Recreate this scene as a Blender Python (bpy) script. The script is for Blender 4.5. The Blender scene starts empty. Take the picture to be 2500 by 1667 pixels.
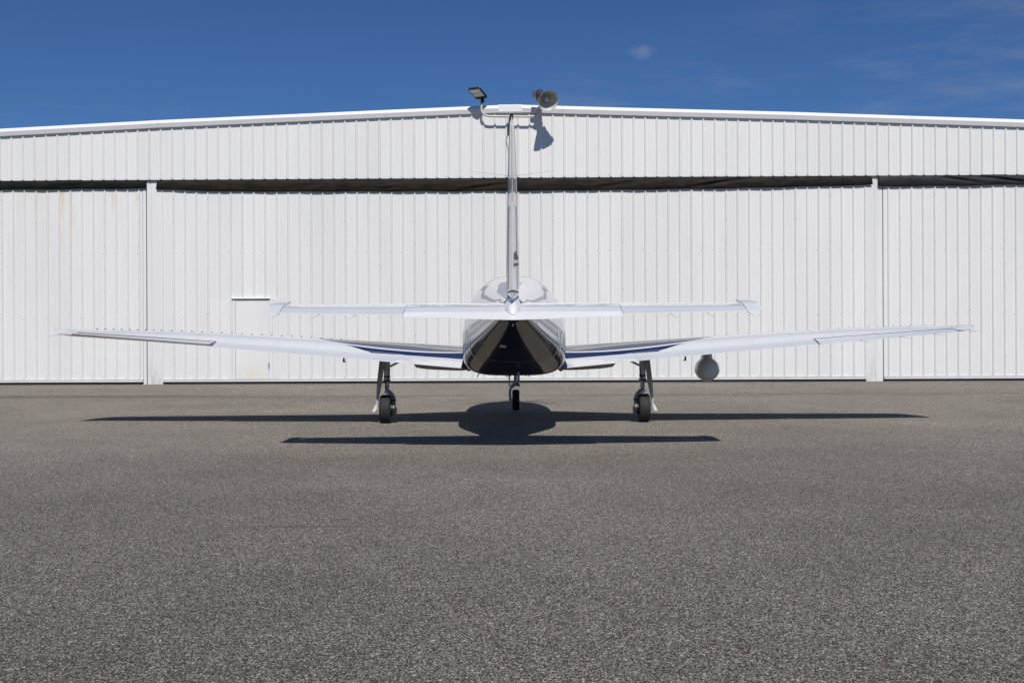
import bpy, bmesh, math, random
from mathutils import Vector, Matrix
random.seed(7)
R = math.radians
C = bpy.context.scene.collection
S = bpy.context.scene

# ------------------------------------------------------------------ camera, sky, sun, exposure
CAM_H, FOC = 1.24, 2520.0 / 2500.0 * 36.0
cd = bpy.data.cameras.new("Camera")
cam = bpy.data.objects.new("Camera", cd)
C.objects.link(cam)
cd.sensor_width = 36.0
cd.lens = FOC
cd.shift_y = -0.0054
cd.clip_start = 0.1
cd.clip_end = 5000.0
cam.matrix_world = Matrix.Translation((0, 0, CAM_H)) @ Matrix.Rotation(R(90), 4, 'X') @ Matrix.Rotation(R(-0.266), 4, 'Z')
S.camera = cam

SUN_EL, SUN_AZ = 47.0, 6.0          # elevation; degrees to the right of straight behind the camera
sdir = Vector((math.cos(R(SUN_EL)) * math.sin(R(SUN_AZ)), -math.cos(R(SUN_EL)) * math.cos(R(SUN_AZ)), math.sin(R(SUN_EL))))
sl = bpy.data.lights.new("Sun", 'SUN')
sl.energy = 3.78
sl.angle = R(0.5)
sl.color = (1.0, 0.965, 0.92)
sun = bpy.data.objects.new("Sun", sl)
C.objects.link(sun)
sun.rotation_euler = sdir.to_track_quat('Z', 'Y').to_euler()
sun.location = (6, -20, 30)

S.view_settings.view_transform = 'Standard'
S.view_settings.look = 'None'
S.view_settings.exposure = 0.0
S.view_settings.gamma = 1.0
S.view_settings.use_curve_mapping = False
S.render.engine = 'CYCLES'


class NT:
    """small helper round a node tree"""
    def __init__(s, tree):
        s.t = tree
        s.n = tree.nodes
        s.l = tree.links

    def node(s, kind, **kw):
        n = s.n.new(kind)
        for k, v in kw.items():
            setattr(n, k, v)
        return n

    def put(s, sock, v):
        if hasattr(v, 'is_output'):
            s.l.new(v, sock)
        elif isinstance(v, (tuple, list)) and len(v) == 3 and sock.type == 'RGBA':
            sock.default_value = (*v, 1)
        else:
            sock.default_value = v

    def m(s, op, a, b=0.0, c=None, clamp=False):
        n = s.node('ShaderNodeMath', operation=op, use_clamp=clamp)
        s.put(n.inputs[0], a)
        s.put(n.inputs[1], b)
        if c is not None:
            s.put(n.inputs[2], c)
        return n.outputs[0]

    def vm(s, op, a, b=(0, 0, 0)):
        n = s.node('ShaderNodeVectorMath', operation=op)
        s.put(n.inputs[0], a)
        s.put(n.inputs[1], b)
        return n

    def mix(s, f, a, b):
        n = s.node('ShaderNodeMix', data_type='RGBA')
        s.put(n.inputs[0], f)
        s.put(n.inputs[6], a)
        s.put(n.inputs[7], b)
        return n.outputs[2]

    def mapr(s, v, a, b, c=0.0, d=1.0, smooth=False):
        n = s.node('ShaderNodeMapRange')
        if smooth:
            n.interpolation_type = 'SMOOTHSTEP'
        s.put(n.inputs[0], v)
        n.inputs[1].default_value = a
        n.inputs[2].default_value = b
        n.inputs[3].default_value = c
        n.inputs[4].default_value = d
        return n.outputs[0]

    def noise(s, vec, scale, detail=4, rough=0.55):
        n = s.node('ShaderNodeTexNoise')
        s.put(n.inputs['Vector'], vec)
        n.inputs['Scale'].default_value = scale
        n.inputs['Detail'].default_value = detail
        n.inputs['Roughness'].default_value = rough
        return n.outputs[0]

    def sep(s, vec):
        n = s.node('ShaderNodeSeparateXYZ')
        s.put(n.inputs[0], vec)
        return n.outputs

    def scale(s, vec, k):
        n = s.node('ShaderNodeMapping')
        s.put(n.inputs[0], vec)
        n.inputs['Scale'].default_value = k
        return n.outputs[0]


world = bpy.data.worlds.new("World")
S.world = world
world.use_nodes = True
w = NT(world.node_tree)
w.n.clear()
sky = w.node('ShaderNodeTexSky')
sky.sky_type = 'NISHITA'
sky.sun_disc = False
sky.sun_elevation = R(SUN_EL)
sky.sun_rotation = R(180 - SUN_AZ)
sky.air_density = 1.0
sky.dust_density = 0.25
sky.ozone_density = 3.0
sky.altitude = 0
tc = w.node('ShaderNodeTexCoord')
dx, dy, dz = w.sep(tc.outputs['Generated'])
dzs = w.m('MAXIMUM', dz, 0.03)
pl = w.node('ShaderNodeCombineXYZ')
w.put(pl.inputs[0], w.m('DIVIDE', dx, dzs))
w.put(pl.inputs[1], w.m('DIVIDE', dy, dzs))
pv = pl.outputs[0]
wisps = w.noise(w.scale(pv, (0.9, 1.15, 1)), 1.5, 8, 0.66)
area = w.noise(w.vm('ADD', w.scale(pv, (0.25, 0.25, 1)), (4.3, 1.7, 0)).outputs[0], 1.0, 2, 0.5)
wm = w.m('MULTIPLY', w.mapr(wisps, 0.42, 0.78, smooth=True), w.mapr(area, 0.40, 0.60, smooth=True))
# one small puff of cloud
puff = Vector((0.128, 1.0, 0.2745)).normalized()
dv = w.vm('SUBTRACT', tc.outputs['Generated'], tuple(puff)).outputs[0]
dv = w.scale(dv, (0.75, 0.75, 1.5))
dl = w.vm('LENGTH', dv).outputs['Value']
pn = w.noise(tc.outputs['Generated'], 95.0, 6, 0.6)
pm = w.m('MULTIPLY', w.mapr(w.m('ADD', dl, w.m('MULTIPLY', w.m('SUBTRACT', pn, 0.5), 0.022)), 0.0125, 0.0, smooth=True), 0.24)
cm = w.m('MAXIMUM', w.m('MULTIPLY', wm, 0.24), pm)
# deep polarised blue of the whole sky
tint = w.vm('MULTIPLY', sky.outputs[0], (0.50, 0.80, 1.27)).outputs[0]
skyc = w.mix(cm, tint, (7.2, 7.6, 8.2))
bg = w.node('ShaderNodeBackground')
w.put(bg.inputs[0], skyc)
bg.inputs[1].default_value = 0.05
wo = w.node('ShaderNodeOutputWorld')
w.l.new(bg.outputs[0], wo.inputs[0])


# ------------------------------------------------------------------ materials
def new_mat(name):
    m = bpy.data.materials.new(name)
    m.use_nodes = True
    t = NT(m.node_tree)
    b = t.n['Principled BSDF']
    tcn = t.node('ShaderNodeTexCoord')
    return m, t, b, tcn.outputs['Object']


def simple(name, col, rough=0.5, metal=0.0, coat=0.0, spec=0.5, var=0.0, vscale=6.0, bump=0.0, bscale=40.0):
    m, t, b, oc = new_mat(name)
    if var:
        n = t.noise(oc, vscale, 5)
        f = t.mapr(n, 0.3, 0.7, 1 - var, 1 + var)
        mm = t.vm('SCALE', col)
        t.put(mm.inputs['Scale'], f)
        t.put(b.inputs['Base Color'], mm.outputs[0])
    else:
        b.inputs['Base Color'].default_value = (*col, 1)
    if bump:
        bn = t.node('ShaderNodeBump')
        bn.inputs['Strength'].default_value = bump
        bn.inputs['Distance'].default_value = 0.01
        t.put(bn.inputs['Height'], t.noise(oc, bscale, 4))
        t.put(b.inputs['Normal'], bn.outputs[0])
    b.inputs['Roughness'].default_value = rough
    b.inputs['Metallic'].default_value = metal
    b.inputs['Coat Weight'].default_value = coat
    b.inputs['Coat Roughness'].default_value = 0.03
    b.inputs['Specular IOR Level'].default_value = spec
    return m


WHITE = (0.80, 0.80, 0.79)
NAVY = (0.013, 0.027, 0.082)
BELLY = (0.006, 0.008, 0.016)


def wall_mat(name, streaks=(), dirt_bottom=0.0):
    m, t, b, oc = new_mat(name)
    x, y, z = t.sep(oc)
    n1 = t.noise(t.scale(oc, (1.0, 1.0, 0.12)), 1.3, 5, 0.6)
    n2 = t.noise(t.scale(oc, (14.0, 1.0, 0.25)), 1.0, 3, 0.5)
    v = t.m('MULTIPLY', t.mapr(n1, 0.3, 0.7, 0.955, 1.02), t.mapr(n2, 0.3, 0.7, 0.985, 1.012))
    oi = t.node('ShaderNodeObjectInfo')
    v = t.m('MULTIPLY', v, t.mapr(oi.outputs['Random'], 0.0, 1.0, 0.972, 1.018))
    mm = t.vm('SCALE', (0.806, 0.793, 0.758))
    t.put(mm.inputs['Scale'], v)
    col = mm.outputs[0]
    # thin grime that gathers low down in an uneven way
    g = t.m('MULTIPLY', t.mapr(z, 0.05, 0.75, 1, 0), t.mapr(t.noise(t.scale(oc, (6, 1, 1.2)), 1.5, 5), 0.42, 0.75))
    col = t.mix(t.m('MULTIPLY', g, 0.10 + dirt_bottom), col, (0.30, 0.28, 0.24))
    for (xc, hw, z0, z1, st) in streaks:
        wob = t.m('MULTIPLY', t.m('SUBTRACT', t.noise(t.scale(oc, (1, 1, 2)), 2.0, 3), 0.5), 0.05)
        d = t.m('ABSOLUTE', t.m('SUBTRACT', t.m('ADD', x, wob), xc))
        s = t.m('MULTIPLY', t.mapr(d, hw * 0.3, hw, 1, 0, True), t.m('MULTIPLY', t.mapr(z, z0, z1, 0, 1, True),
                t.mapr(t.noise(t.scale(oc, (20, 1, 1.5)), 1.0, 4), 0.3, 0.65)))
        col = t.mix(t.m('MULTIPLY', s, st), col, (0.74, 0.56, 0.38))
    t.put(b.inputs['Base Color'], col)
    b.inputs['Roughness'].default_value = 0.42
    b.inputs['Specular IOR Level'].default_value = 0.4
    bn = t.node('ShaderNodeBump')                       # slight oil-canning of the sheet
    bn.inputs['Strength'].default_value = 0.35
    bn.inputs['Distance'].default_value = 0.012
    t.put(bn.inputs['Height'], t.noise(t.scale(oc, (3.2, 1, 0.8)), 1.4, 3))
    t.put(b.inputs['Normal'], bn.outputs[0])
    return m


def ground_mat():
    m, t, b, oc = new_mat("asphalt_apron")
    x, y, z = t.sep(oc)
    big = t.noise(oc, 0.22, 4, 0.6)
    mid = t.noise(t.scale(oc, (1, 0.6, 1)), 1.7, 5, 0.6)
    lane = t.noise(t.scale(oc, (0.05, 0.9, 1)), 0.6, 3, 0.6)
    vo = t.node('ShaderNodeTexVoronoi')
    t.put(vo.inputs['Vector'], oc)
    vo.inputs['Scale'].default_value = 180.0
    cr, cg, cb = t.sep(vo.outputs['Color'])
    vo2 = t.node('ShaderNodeTexVoronoi')
    t.put(vo2.inputs['Vector'], oc)
    vo2.inputs['Scale'].default_value = 150.0
    c2 = t.sep(vo2.outputs['Color'])[1]
    fine = t.noise(oc, 330.0, 2, 0.5)
    # stones: dark binder with pale and a few reddish chips
    stone = t.m('POWER', cr, 2.6)
    val = t.m('ADD', 0.046, t.m('MULTIPLY', stone, 0.40))
    val = t.m('ADD', val, t.m('MULTIPLY', t.mapr(c2, 0.90, 0.97), 0.42))
    val = t.m('MULTIPLY', val, t.mapr(fine, 0.3, 0.7, 0.55, 1.45))
    val = t.m('MULTIPLY', val, t.mapr(big, 0.3, 0.7, 0.85, 1.15))
    val = t.m('MULTIPLY', val, t.mapr(mid, 0.3, 0.7, 0.93, 1.07))
    val = t.m('MULTIPLY', val, t.mapr(lane, 0.3, 0.7, 0.94, 1.06))
    # paler, browner towards the hangar: grazing-view backscatter painted into the asphalt colour
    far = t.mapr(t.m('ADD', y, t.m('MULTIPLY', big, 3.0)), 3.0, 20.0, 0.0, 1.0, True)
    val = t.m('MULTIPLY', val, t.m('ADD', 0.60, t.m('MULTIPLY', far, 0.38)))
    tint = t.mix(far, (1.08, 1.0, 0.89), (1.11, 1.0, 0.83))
    tint = t.mix(t.m('MULTIPLY', t.m('GREATER_THAN', cg, 0.93), 0.5), tint, (1.35, 0.85, 0.75))
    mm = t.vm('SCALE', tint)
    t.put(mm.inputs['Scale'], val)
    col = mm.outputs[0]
    # a few hairline cracks
    for (cx0, cx1, cy, wob_) in ((-1.9, -0.4, 6.75, 0.10), (2.2, 6.0, 10.6, 0.25), (-8.5, -3.6, 13.2, 0.3)):
        nn = t.noise(t.scale(oc, (1.0, 0.0, 0.0)), 3.0, 6, 0.7)
        dcr = t.m('ABSOLUTE', t.m('SUBTRACT', y, t.m('ADD', cy, t.m('MULTIPLY', t.m('SUBTRACT', nn, 0.5), wob_))))
        ends = t.m('MULTIPLY', t.mapr(x, cx0, cx0 + 0.5, 0, 1), t.mapr(x, cx1 - 0.5, cx1, 1, 0))
        mk = t.m('MULTIPLY', t.mapr(dcr, 0.008, 0.018, 1, 0), t.m('MULTIPLY', ends, t.mapr(mid, 0.42, 0.6)))
        col = t.mix(t.m('MULTIPLY', mk, 0.75), col, (0.02, 0.018, 0.016))
    # oily run along the painted line on the left, and grime against the doors
    dl_ = t.m('ABSOLUTE', t.m('SUBTRACT', y, t.m('ADD', 21.9, t.m('MULTIPLY', t.m('SUBTRACT', mid, 0.5), 0.6))))
    st = t.m('MULTIPLY', t.mapr(dl_, 0.05, 0.55, 1, 0, True), t.mapr(x, -4.0, -8.5, 0, 1, True))
    col = t.mix(t.m('MULTIPLY', st, 0.45), col, (0.06, 0.045, 0.035))
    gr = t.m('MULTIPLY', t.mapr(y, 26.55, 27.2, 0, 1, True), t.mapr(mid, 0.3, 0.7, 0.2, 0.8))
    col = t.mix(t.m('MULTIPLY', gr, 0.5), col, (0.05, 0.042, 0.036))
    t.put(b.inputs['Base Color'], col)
    b.inputs['Roughness'].default_value = 0.93
    b.inputs['Specular IOR Level'].default_value = 0.12
    b.inputs['Diffuse Roughness'].default_value = 0.8
    bn = t.node('ShaderNodeBump')
    bn.inputs['Strength'].default_value = 0.55
    bn.inputs['Distance'].default_value = 0.006
    t.put(bn.inputs['Height'], t.m('ADD', vo.outputs['Distance'], t.m('MULTIPLY', fine, 0.5)))
    t.put(b.inputs['Normal'], bn.outputs[0])
    return m


def coat(t, b):
    b.inputs['Roughness'].default_value = 0.35
    b.inputs['Specular IOR Level'].default_value = 0.1
    b.inputs['Coat Weight'].default_value = 1.0
    b.inputs['Coat Roughness'].default_value = 0.015
    b.inputs['Coat IOR'].default_value = 1.46


AY = 14.81                      # aircraft origin: between the main wheels


def fuselage_paint():
    m, t, b, oc = new_mat("fuselage_paint")
    x, y, z = t.sep(oc)
    u = t.m('SUBTRACT', y, 11.2 - AY)
    line = t.m('SUBTRACT', 1.431, t.m('MULTIPLY', u, 0.2))
    line = t.m('MAXIMUM', line, 0.90)
    s = t.m('SUBTRACT', z, line)
    wid = t.mapr(y, 10.9 - AY, 13.2 - AY, 0.6, 1.0)       # the bands narrow towards the tail
    q = t.m('DIVIDE', s, wid)

    def band(a, c_):
        return t.m('MULTIPLY', t.m('GREATER_THAN', q, a), t.m('LESS_THAN', q, c_))
    col = t.mix(t.m('GREATER_THAN', q, 0.0), BELLY, (0.015, 0.033, 0.11))
    col = t.mix(band(0.0, 0.070), col, WHITE)
    col = t.mix(band(0.150, 0.168), col, WHITE)
    col = t.mix(t.m('GREATER_THAN', q, 0.235), col, WHITE)
    t.put(b.inputs['Base Color'], col)
    coat(t, b)
    b.inputs['Coat IOR'].default_value = 1.40
    return m


def wing_paint():
    m, t, b, oc = new_mat("wing_paint")
    x, y, z = t.sep(oc)
    ax = t.m('ABSOLUTE', x)
    Y = t.m('ADD', y, AY)
    xb = t.m('ADD', 1.99, t.m('MULTIPLY', t.m('SUBTRACT', Y, 14.55), 2.0))
    inn = t.m('LESS_THAN', ax, xb)
    dxp = t.m('SUBTRACT', ax, 1.95)
    yp = t.m('ADD', 14.76, t.m('MULTIPLY', t.m('MULTIPLY', dxp, dxp), 0.19))
    pin = t.m('LESS_THAN', t.m('ABSOLUTE', t.m('SUBTRACT', Y, yp)), 0.030)
    edge = t.m('LESS_THAN', t.m('ABSOLUTE', t.m('SUBTRACT', Y, 14.615)), 0.006)
    fr = t.m('FRACT', t.m('DIVIDE', ax, 0.56))
    seam = t.m('LESS_THAN', fr, 0.012)
    spar = t.m('LESS_THAN', t.m('ABSOLUTE', t.m('SUBTRACT', t.m('SUBTRACT', Y, t.m('MULTIPLY', ax, -0.05)), 14.98)), 0.006)
    base = t.mix(t.m('MULTIPLY', t.m('MAXIMUM', seam, spar), 0.45), WHITE, (0.30, 0.30, 0.31))
    smu = t.noise(t.scale(oc, (1.2, 5.0, 1)), 1.6, 5)
    base = t.mix(t.mapr(smu, 0.5, 0.8, 0, 0.25), base, (0.62, 0.61, 0.58))
    col = t.mix(inn, base, NAVY)
    fwd = t.m('MULTIPLY', t.m('GREATER_THAN', Y, yp), inn)
    col = t.mix(fwd, col, (0.16, 0.165, 0.18))
    col = t.mix(t.m('MULTIPLY', edge, inn), col, (0.35, 0.38, 0.45))
    col = t.mix(pin, col, WHITE)
    t.put(b.inputs['Base Color'], col)
    coat(t, b)
    return m


def gloss_white():
    m, t, b, oc = new_mat("gloss_white_paint")
    n = t.noise(t.scale(oc, (1.0, 1.0, 3.0)), 2.5, 4)
    mm = t.vm('SCALE', WHITE)
    t.put(mm.inputs['Scale'], t.mapr(n, 0.3, 0.7, 0.97, 1.02))
    t.put(b.inputs['Base Color'], mm.outputs[0])
    coat(t, b)
    return m


def tarp_mat(name, c1, c2, rough=0.55):
    m, t, b, oc = new_mat(name)
    n = t.noise(t.scale(oc, (1.2, 1, 6)), 2.0, 5, 0.6)
    col = t.mix(t.mapr(n, 0.35, 0.7), c1, c2)
    t.put(b.inputs['Base Color'], col)
    b.inputs['Roughness'].default_value = rough
    b.inputs['Specular IOR Level'].default_value = 0.25
    bn = t.node('ShaderNodeBump')
    bn.inputs['Strength'].default_value = 0.35
    bn.inputs['Distance'].default_value = 0.03
    t.put(bn.inputs['Height'], t.noise(t.scale(oc, (3, 1, 8)), 2.2, 5))
    t.put(b.inputs['Normal'], bn.outputs[0])
    return m


M = {}
M['wall'] = wall_mat("white_ribbed_steel")
M['wall_stained'] = wall_mat("white_ribbed_steel_rust_streaked", [(-11.93, 0.09, 2.8, 4.9, 0.75), (-11.66, 0.08, 3.2, 4.6, 0.45),
                             (-12.65, 0.07, 3.4, 4.5, 0.30), (-10.58, 0.06, 4.3, 5.0, 0.6), (-9.93, 0.055, 4.6, 5.05, 0.9), (-13.1, 0.09, 3.8, 4.6, 0.2)])
M['post'] = wall_mat("white_steel_post", (), 0.55)
M['trim'] = simple("white_trim_steel", (0.80, 0.795, 0.785), 0.38, var=0.02, vscale=1.5)
M['base_trim'] = simple("white_base_channel", (0.78, 0.77, 0.75), 0.45, var=0.05, vscale=3.0)
M['door'] = wall_mat("access_door_paint", [(-6.75, 0.75, 0.75, 0.05, 0.42)])
M['rubber_black'] = simple("black_rubber_seal", (0.012, 0.012, 0.012), 0.7, var=0.2)
M['dark'] = simple("dark_interior", (0.02, 0.02, 0.022), 0.8)
M['tarp_brown'] = tarp_mat("brown_black_curtain", (0.006, 0.0055, 0.0045), (0.030, 0.022, 0.015), 0.75)
M['tarp_grey'] = tarp_mat("charcoal_curtain", (0.017, 0.0175, 0.019), (0.028, 0.028, 0.030), 0.65)
M['tarp_black'] = tarp_mat("black_curtain", (0.004, 0.004, 0.004), (0.012, 0.010, 0.008), 0.75)
M['screw'] = simple("grey_screw", (0.18, 0.18, 0.18), 0.5)
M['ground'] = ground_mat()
M['fus'] = fuselage_paint()
M['wing'] = wing_paint()
M['white'] = gloss_white()
M['navy'] = simple("navy_paint", NAVY, 0.35, coat=1.0, spec=0.3)
M['silver'] = simple("silver_lettering", (0.62, 0.63, 0.65), 0.35, coat=0.6)
M['emblem_white'] = simple("white_emblem", (0.85, 0.85, 0.85), 0.4)
M['black'] = simple("black_plastic", (0.012, 0.012, 0.013), 0.45, var=0.1)
M['gear'] = simple("grey_gear_enamel", (0.72, 0.70, 0.67), 0.5, var=0.12, vscale=14, spec=0.3)
M['geardoor'] = simple("gear_door_paint", (0.46, 0.44, 0.41), 0.5, var=0.10, vscale=10, spec=0.3)
M['chrome'] = simple("bright_metal", (0.75, 0.75, 0.74), 0.18, metal=1.0)
M['rim'] = simple("cast_wheel", (0.42, 0.42, 0.41), 0.4, metal=0.7, var=0.1)
M['tyre'] = simple("tyre_rubber", (0.022, 0.022, 0.021), 0.72, var=0.18, vscale=20, bump=0.15, bscale=120)
M['glass'] = simple("dark_cabin_glass", (0.012, 0.014, 0.016), 0.05, spec=0.6, coat=1.0)
M['led'] = simple("led_lens", (0.78, 0.77, 0.70), 0.35, var=0.10, vscale=60)
M['bell_in'] = simple("reflector_inside", (0.62, 0.61, 0.55), 0.40, metal=0.1, var=0.15, vscale=9)
M['pipe'] = simple("cream_pipe_enamel", (0.60, 0.58, 0.52), 0.4, var=0.08, vscale=12)
M['ballast'] = simple("ballast_housing", (0.055, 0.05, 0.055), 0.5, var=0.15)
M['bulb'] = simple("frosted_bulb", (0.55, 0.55, 0.52), 0.2, coat=0.5)
M['roof'] = simple("roof_steel", (0.62, 0.63, 0.64), 0.45, var=0.06)


def line_mat():
    m, t, b, oc = new_mat("worn_red_paint")
    n = t.noise(oc, 14.0, 5, 0.7)
    n2 = t.noise(t.scale(oc, (0.35, 1, 1)), 1.0, 3)
    col = t.mix(t.m('MULTIPLY', t.mapr(n, 0.40, 0.62), t.mapr(n2, 0.35, 0.6, 0.45, 1.0)), (0.235, 0.205, 0.18), (0.30, 0.105, 0.10))
    t.put(b.inputs['Base Color'], col)
    b.inputs['Roughness'].default_value = 0.9
    b.inputs['Specular IOR Level'].default_value = 0.1
    return m


M['redline'] = line_mat()


# ------------------------------------------------------------------ mesh helpers
class MB:
    def __init__(s):
        s.v = []
        s.f = []

    def add(s, verts, faces):
        o = len(s.v)
        s.v += [tuple(p) for p in verts]
        s.f += [tuple(i + o for i in q) for q in faces]
        return s

    def box(s, x0, x1, y0, y1, z0, z1):
        v = [(x, y, z) for x in (x0, x1) for y in (y0, y1) for z in (z0, z1)]
        return s.add(v, [(0, 1, 3, 2), (4, 6, 7, 5), (0, 4, 5, 1), (2, 3, 7, 6), (0, 2, 6, 4), (1, 5, 7, 3)])

    def obox(s, mat, sx, sy, sz):
        v = [mat @ Vector((x * sx / 2, y * sy / 2, z * sz / 2)) for x in (-1, 1) for y in (-1, 1) for z in (-1, 1)]
        return s.add(v, [(0, 1, 3, 2), (4, 6, 7, 5), (0, 4, 5, 1), (2, 3, 7, 6), (0, 2, 6, 4), (1, 5, 7, 3)])

    def rings(s, rings, caps=True, closed=True):
        n = len(rings[0])
        v = [p for r in rings for p in r]
        f = []
        for i in range(len(rings) - 1):
            for j in range(n if closed else n - 1):
                k = (j + 1) % n
                f.append((i * n + j, i * n + k, (i + 1) * n + k, (i + 1) * n + j))
        if caps and closed:
            f.append(tuple(range(n - 1, -1, -1)))
            f.append(tuple((len(rings) - 1) * n + j for j in range(n)))
        return s.add(v, f)

    def tube(s, pts, rad, n=12, sx=1.0):
        pts = [Vector(p) for p in pts]
        rad = rad if isinstance(rad, (list, tuple)) else [rad] * len(pts)
        rr = []
        up = None
        for i, p in enumerate(pts):
            a = pts[max(i - 1, 0)]
            c = pts[min(i + 1, len(pts) - 1)]
            d = (c - a).normalized()
            if up is None or abs(d.dot(up)) > 0.97:
                up = Vector((0, 1, 0)) if abs(d.y) < 0.9 else Vector((1, 0, 0))
            e1 = d.cross(up).normalized()
            e2 = d.cross(e1).normalized()
            up = e1.cross(d)
            rr.append([p + e1 * (math.cos(2 * math.pi * k / n) * rad[i] * sx) + e2 * (math.sin(2 * math.pi * k / n) * rad[i]) for k in range(n)])
        return s.rings(rr)

    def lathe(s, prof, mat, n=32, caps=False):
        """prof: (distance along local z, radius)"""
        rr = [[mat @ Vector((r * math.cos(2 * math.pi * k / n), r * math.sin(2 * math.pi * k / n), a)) for k in range(n)] for a, r in prof]
        return s.rings(rr, caps=caps)

    def prism(s, poly, mat, th):
        """flat outline in the local xy plane, thickened along local z"""
        n = len(poly)
        v = [mat @ Vector((x, y, -th / 2)) for x, y in poly] + [mat @ Vector((x, y, th / 2)) for x, y in poly]
        f = [tuple(range(n - 1, -1, -1)), tuple(range(n, 2 * n))] + [(i, (i + 1) % n, n + (i + 1) % n, n + i) for i in range(n)]
        return s.add(v, f)

    def build(s, name, mat, parent=None, smooth=True, off=(0, 0, 0), fixn=True, ang=38):
        me = bpy.data.meshes.new(name)
        me.from_pydata([(x - off[0], y - off[1], z - off[2]) for x, y, z in s.v], [], s.f)
        if fixn:
            bm = bmesh.new()
            bm.from_mesh(me)
            bmesh.ops.recalc_face_normals(bm, faces=bm.faces)
            bm.to_mesh(me)
            bm.free()
        if smooth:
            me.shade_smooth()
            me.set_sharp_from_angle(angle=R(ang))
        me.materials.append(M[mat])
        o = bpy.data.objects.new(name, me)
        C.objects.link(o)
        if parent is not None:
            o.parent = parent
        return o


def empty(name, loc, rz=0.0, label=None, cat=None, group=None):
    o = bpy.data.objects.new(name, None)
    C.objects.link(o)
    o.location = loc
    o.rotation_euler = (0, 0, rz)
    o.empty_display_size = 0.3
    if label:
        o['label'] = label
        o['category'] = cat
    if group:
        o['group'] = group
    return o


def frame(origin, zdir, up=(0, 0, 1)):
    z = Vector(zdir).normalized()
    u = Vector(up)
    if abs(z.dot(u)) > 0.98:
        u = Vector((0, 1, 0))
    x = u.cross(z).normalized()
    y = z.cross(x)
    return Matrix.Translation(origin) @ Matrix((x, y, z)).transposed().to_4x4()


def pchip(xs, ys):
    n = len(xs)
    h = [xs[i + 1] - xs[i] for i in range(n - 1)]
    d = [(ys[i + 1] - ys[i]) / h[i] for i in range(n - 1)]
    mm = [0.0] * n
    mm[0], mm[-1] = d[0], d[-1]
    for i in range(1, n - 1):
        if d[i - 1] * d[i] > 0:
            w1, w2 = 2 * h[i] + h[i - 1], h[i] + 2 * h[i - 1]
            mm[i] = (w1 + w2) / (w1 / d[i - 1] + w2 / d[i])

    def f(x):
        x = min(max(x, xs[0]), xs[-1])
        i = 0
        while i < n - 2 and x > xs[i + 1]:
            i += 1
        t = (x - xs[i]) / h[i]
        return ((2 * t ** 3 - 3 * t ** 2 + 1) * ys[i] + (t ** 3 - 2 * t ** 2 + t) * h[i] * mm[i]
                + (-2 * t ** 3 + 3 * t ** 2) * ys[i + 1] + (t ** 3 - t ** 2) * h[i] * mm[i + 1])
    return f


# ------------------------------------------------------------------ ground
g = MB()
g.add([(-600, -600, 0), (600, -600, 0), (600, 900, 0), (-600, 900, 0)], [(0, 1, 2, 3)])
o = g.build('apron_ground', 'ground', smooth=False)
o['kind'] = 'structure'
g = MB()
seg = [(-17.5 + i * 0.5, 21.47 + 0.012 * math.sin(i * 0.7) + 0.0016 * (i - 35)) for i in range(71)]
g.rings([[(x, y - 0.055, 0.004), (x, y + 0.055, 0.004)] for x, y in seg], closed=False)
o = g.build('painted_line', 'redline', smooth=False)
o['kind'] = 'structure'

# ------------------------------------------------------------------ hangar (local frame: x along the wall, y into the building)
HY = 27.2
hangar = empty('hangar', (0, HY, 0), R(-0.49), 'long white ribbed steel hangar with low gable roof behind the aeroplane', 'hangar')
PITCH, RIB0 = 0.3048, 0.184


def rib_points(x0, x1, depth=0.031):
    pts = []
    k0 = int(math.floor((x0 - RIB0) / PITCH)) - 1
    k1 = int(math.ceil((x1 - RIB0) / PITCH)) + 1
    for k in range(k0, k1 + 1):
        c = RIB0 + k * PITCH
        pts += [(c - 0.036, 0), (c - 0.012, depth), (c + 0.012, depth), (c + 0.036, 0)]
        for e in (0.1016, 0.2032):
            pts += [(c + e - 0.014, 0), (c + e - 0.006, 0.004), (c + e + 0.006, 0.004), (c + e + 0.014, 0)]

    def at(x):
        for (a, ya), (b_, yb) in zip(pts, pts[1:]):
            if a <= x <= b_:
                return ya + (yb - ya) * (x - a) / max(b_ - a, 1e-9)
        return 0.0
    out = [(x0, at(x0))] + [p for p in pts if x0 + 1e-4 < p[0] < x1 - 1e-4] + [(x1, at(x1))]
    return out


def panel(x0, x1, zb, zt, yflat, parent, mat='wall', name='wall_panel', jit=0.0):
    """one ribbed sheet; zt may be a function of x"""
    prof = rib_points(x0, x1)
    ft = zt if callable(zt) else (lambda x: zt)
    v, f = [], []
    dj = random.uniform(-jit, jit)
    for x, d in prof:
        v += [(x, yflat - d + dj, zb), (x, yflat - d + dj, ft(x))]
    for i in range(len(prof) - 1):
        f.append((2 * i, 2 * i + 2, 2 * i + 3, 2 * i + 1))
    m = MB()
    m.add(v, f)
    return m.build(name, mat, parent, smooth=False, fixn=False)


def panel_edges(x0, x1):
    """sheet joints every third rib"""
    k = math.ceil((x0 - (RIB0 + 0.036)) / (3 * PITCH))
    e = [x0]
    while True:
        x = RIB0 + 0.036 + k * 3 * PITCH
        if x > x1 - 0.15:
            break
        if x > x0 + 0.15:
            e.append(x)
        k += 1
    return e + [x1]


RAKE = [(-18.5, 6.58), (-13.46, 6.776), (-9.32, 6.974), (-6.23, 7.092), (-3.28, 7.205), (-0.31, 7.313), (0.31, 7.316), (2.73, 7.232), (7.31, 7.086), (13.5, 6.842), (18.5, 6.645)]


def rake(x):
    for (a, za), (b_, zb) in zip(RAKE, RAKE[1:]):
        if a <= x <= b_:
            return za + (zb - za) * (x - a) / (b_ - a)
    return RAKE[0][1] if x < RAKE[0][0] else RAKE[-1][1]


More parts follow.
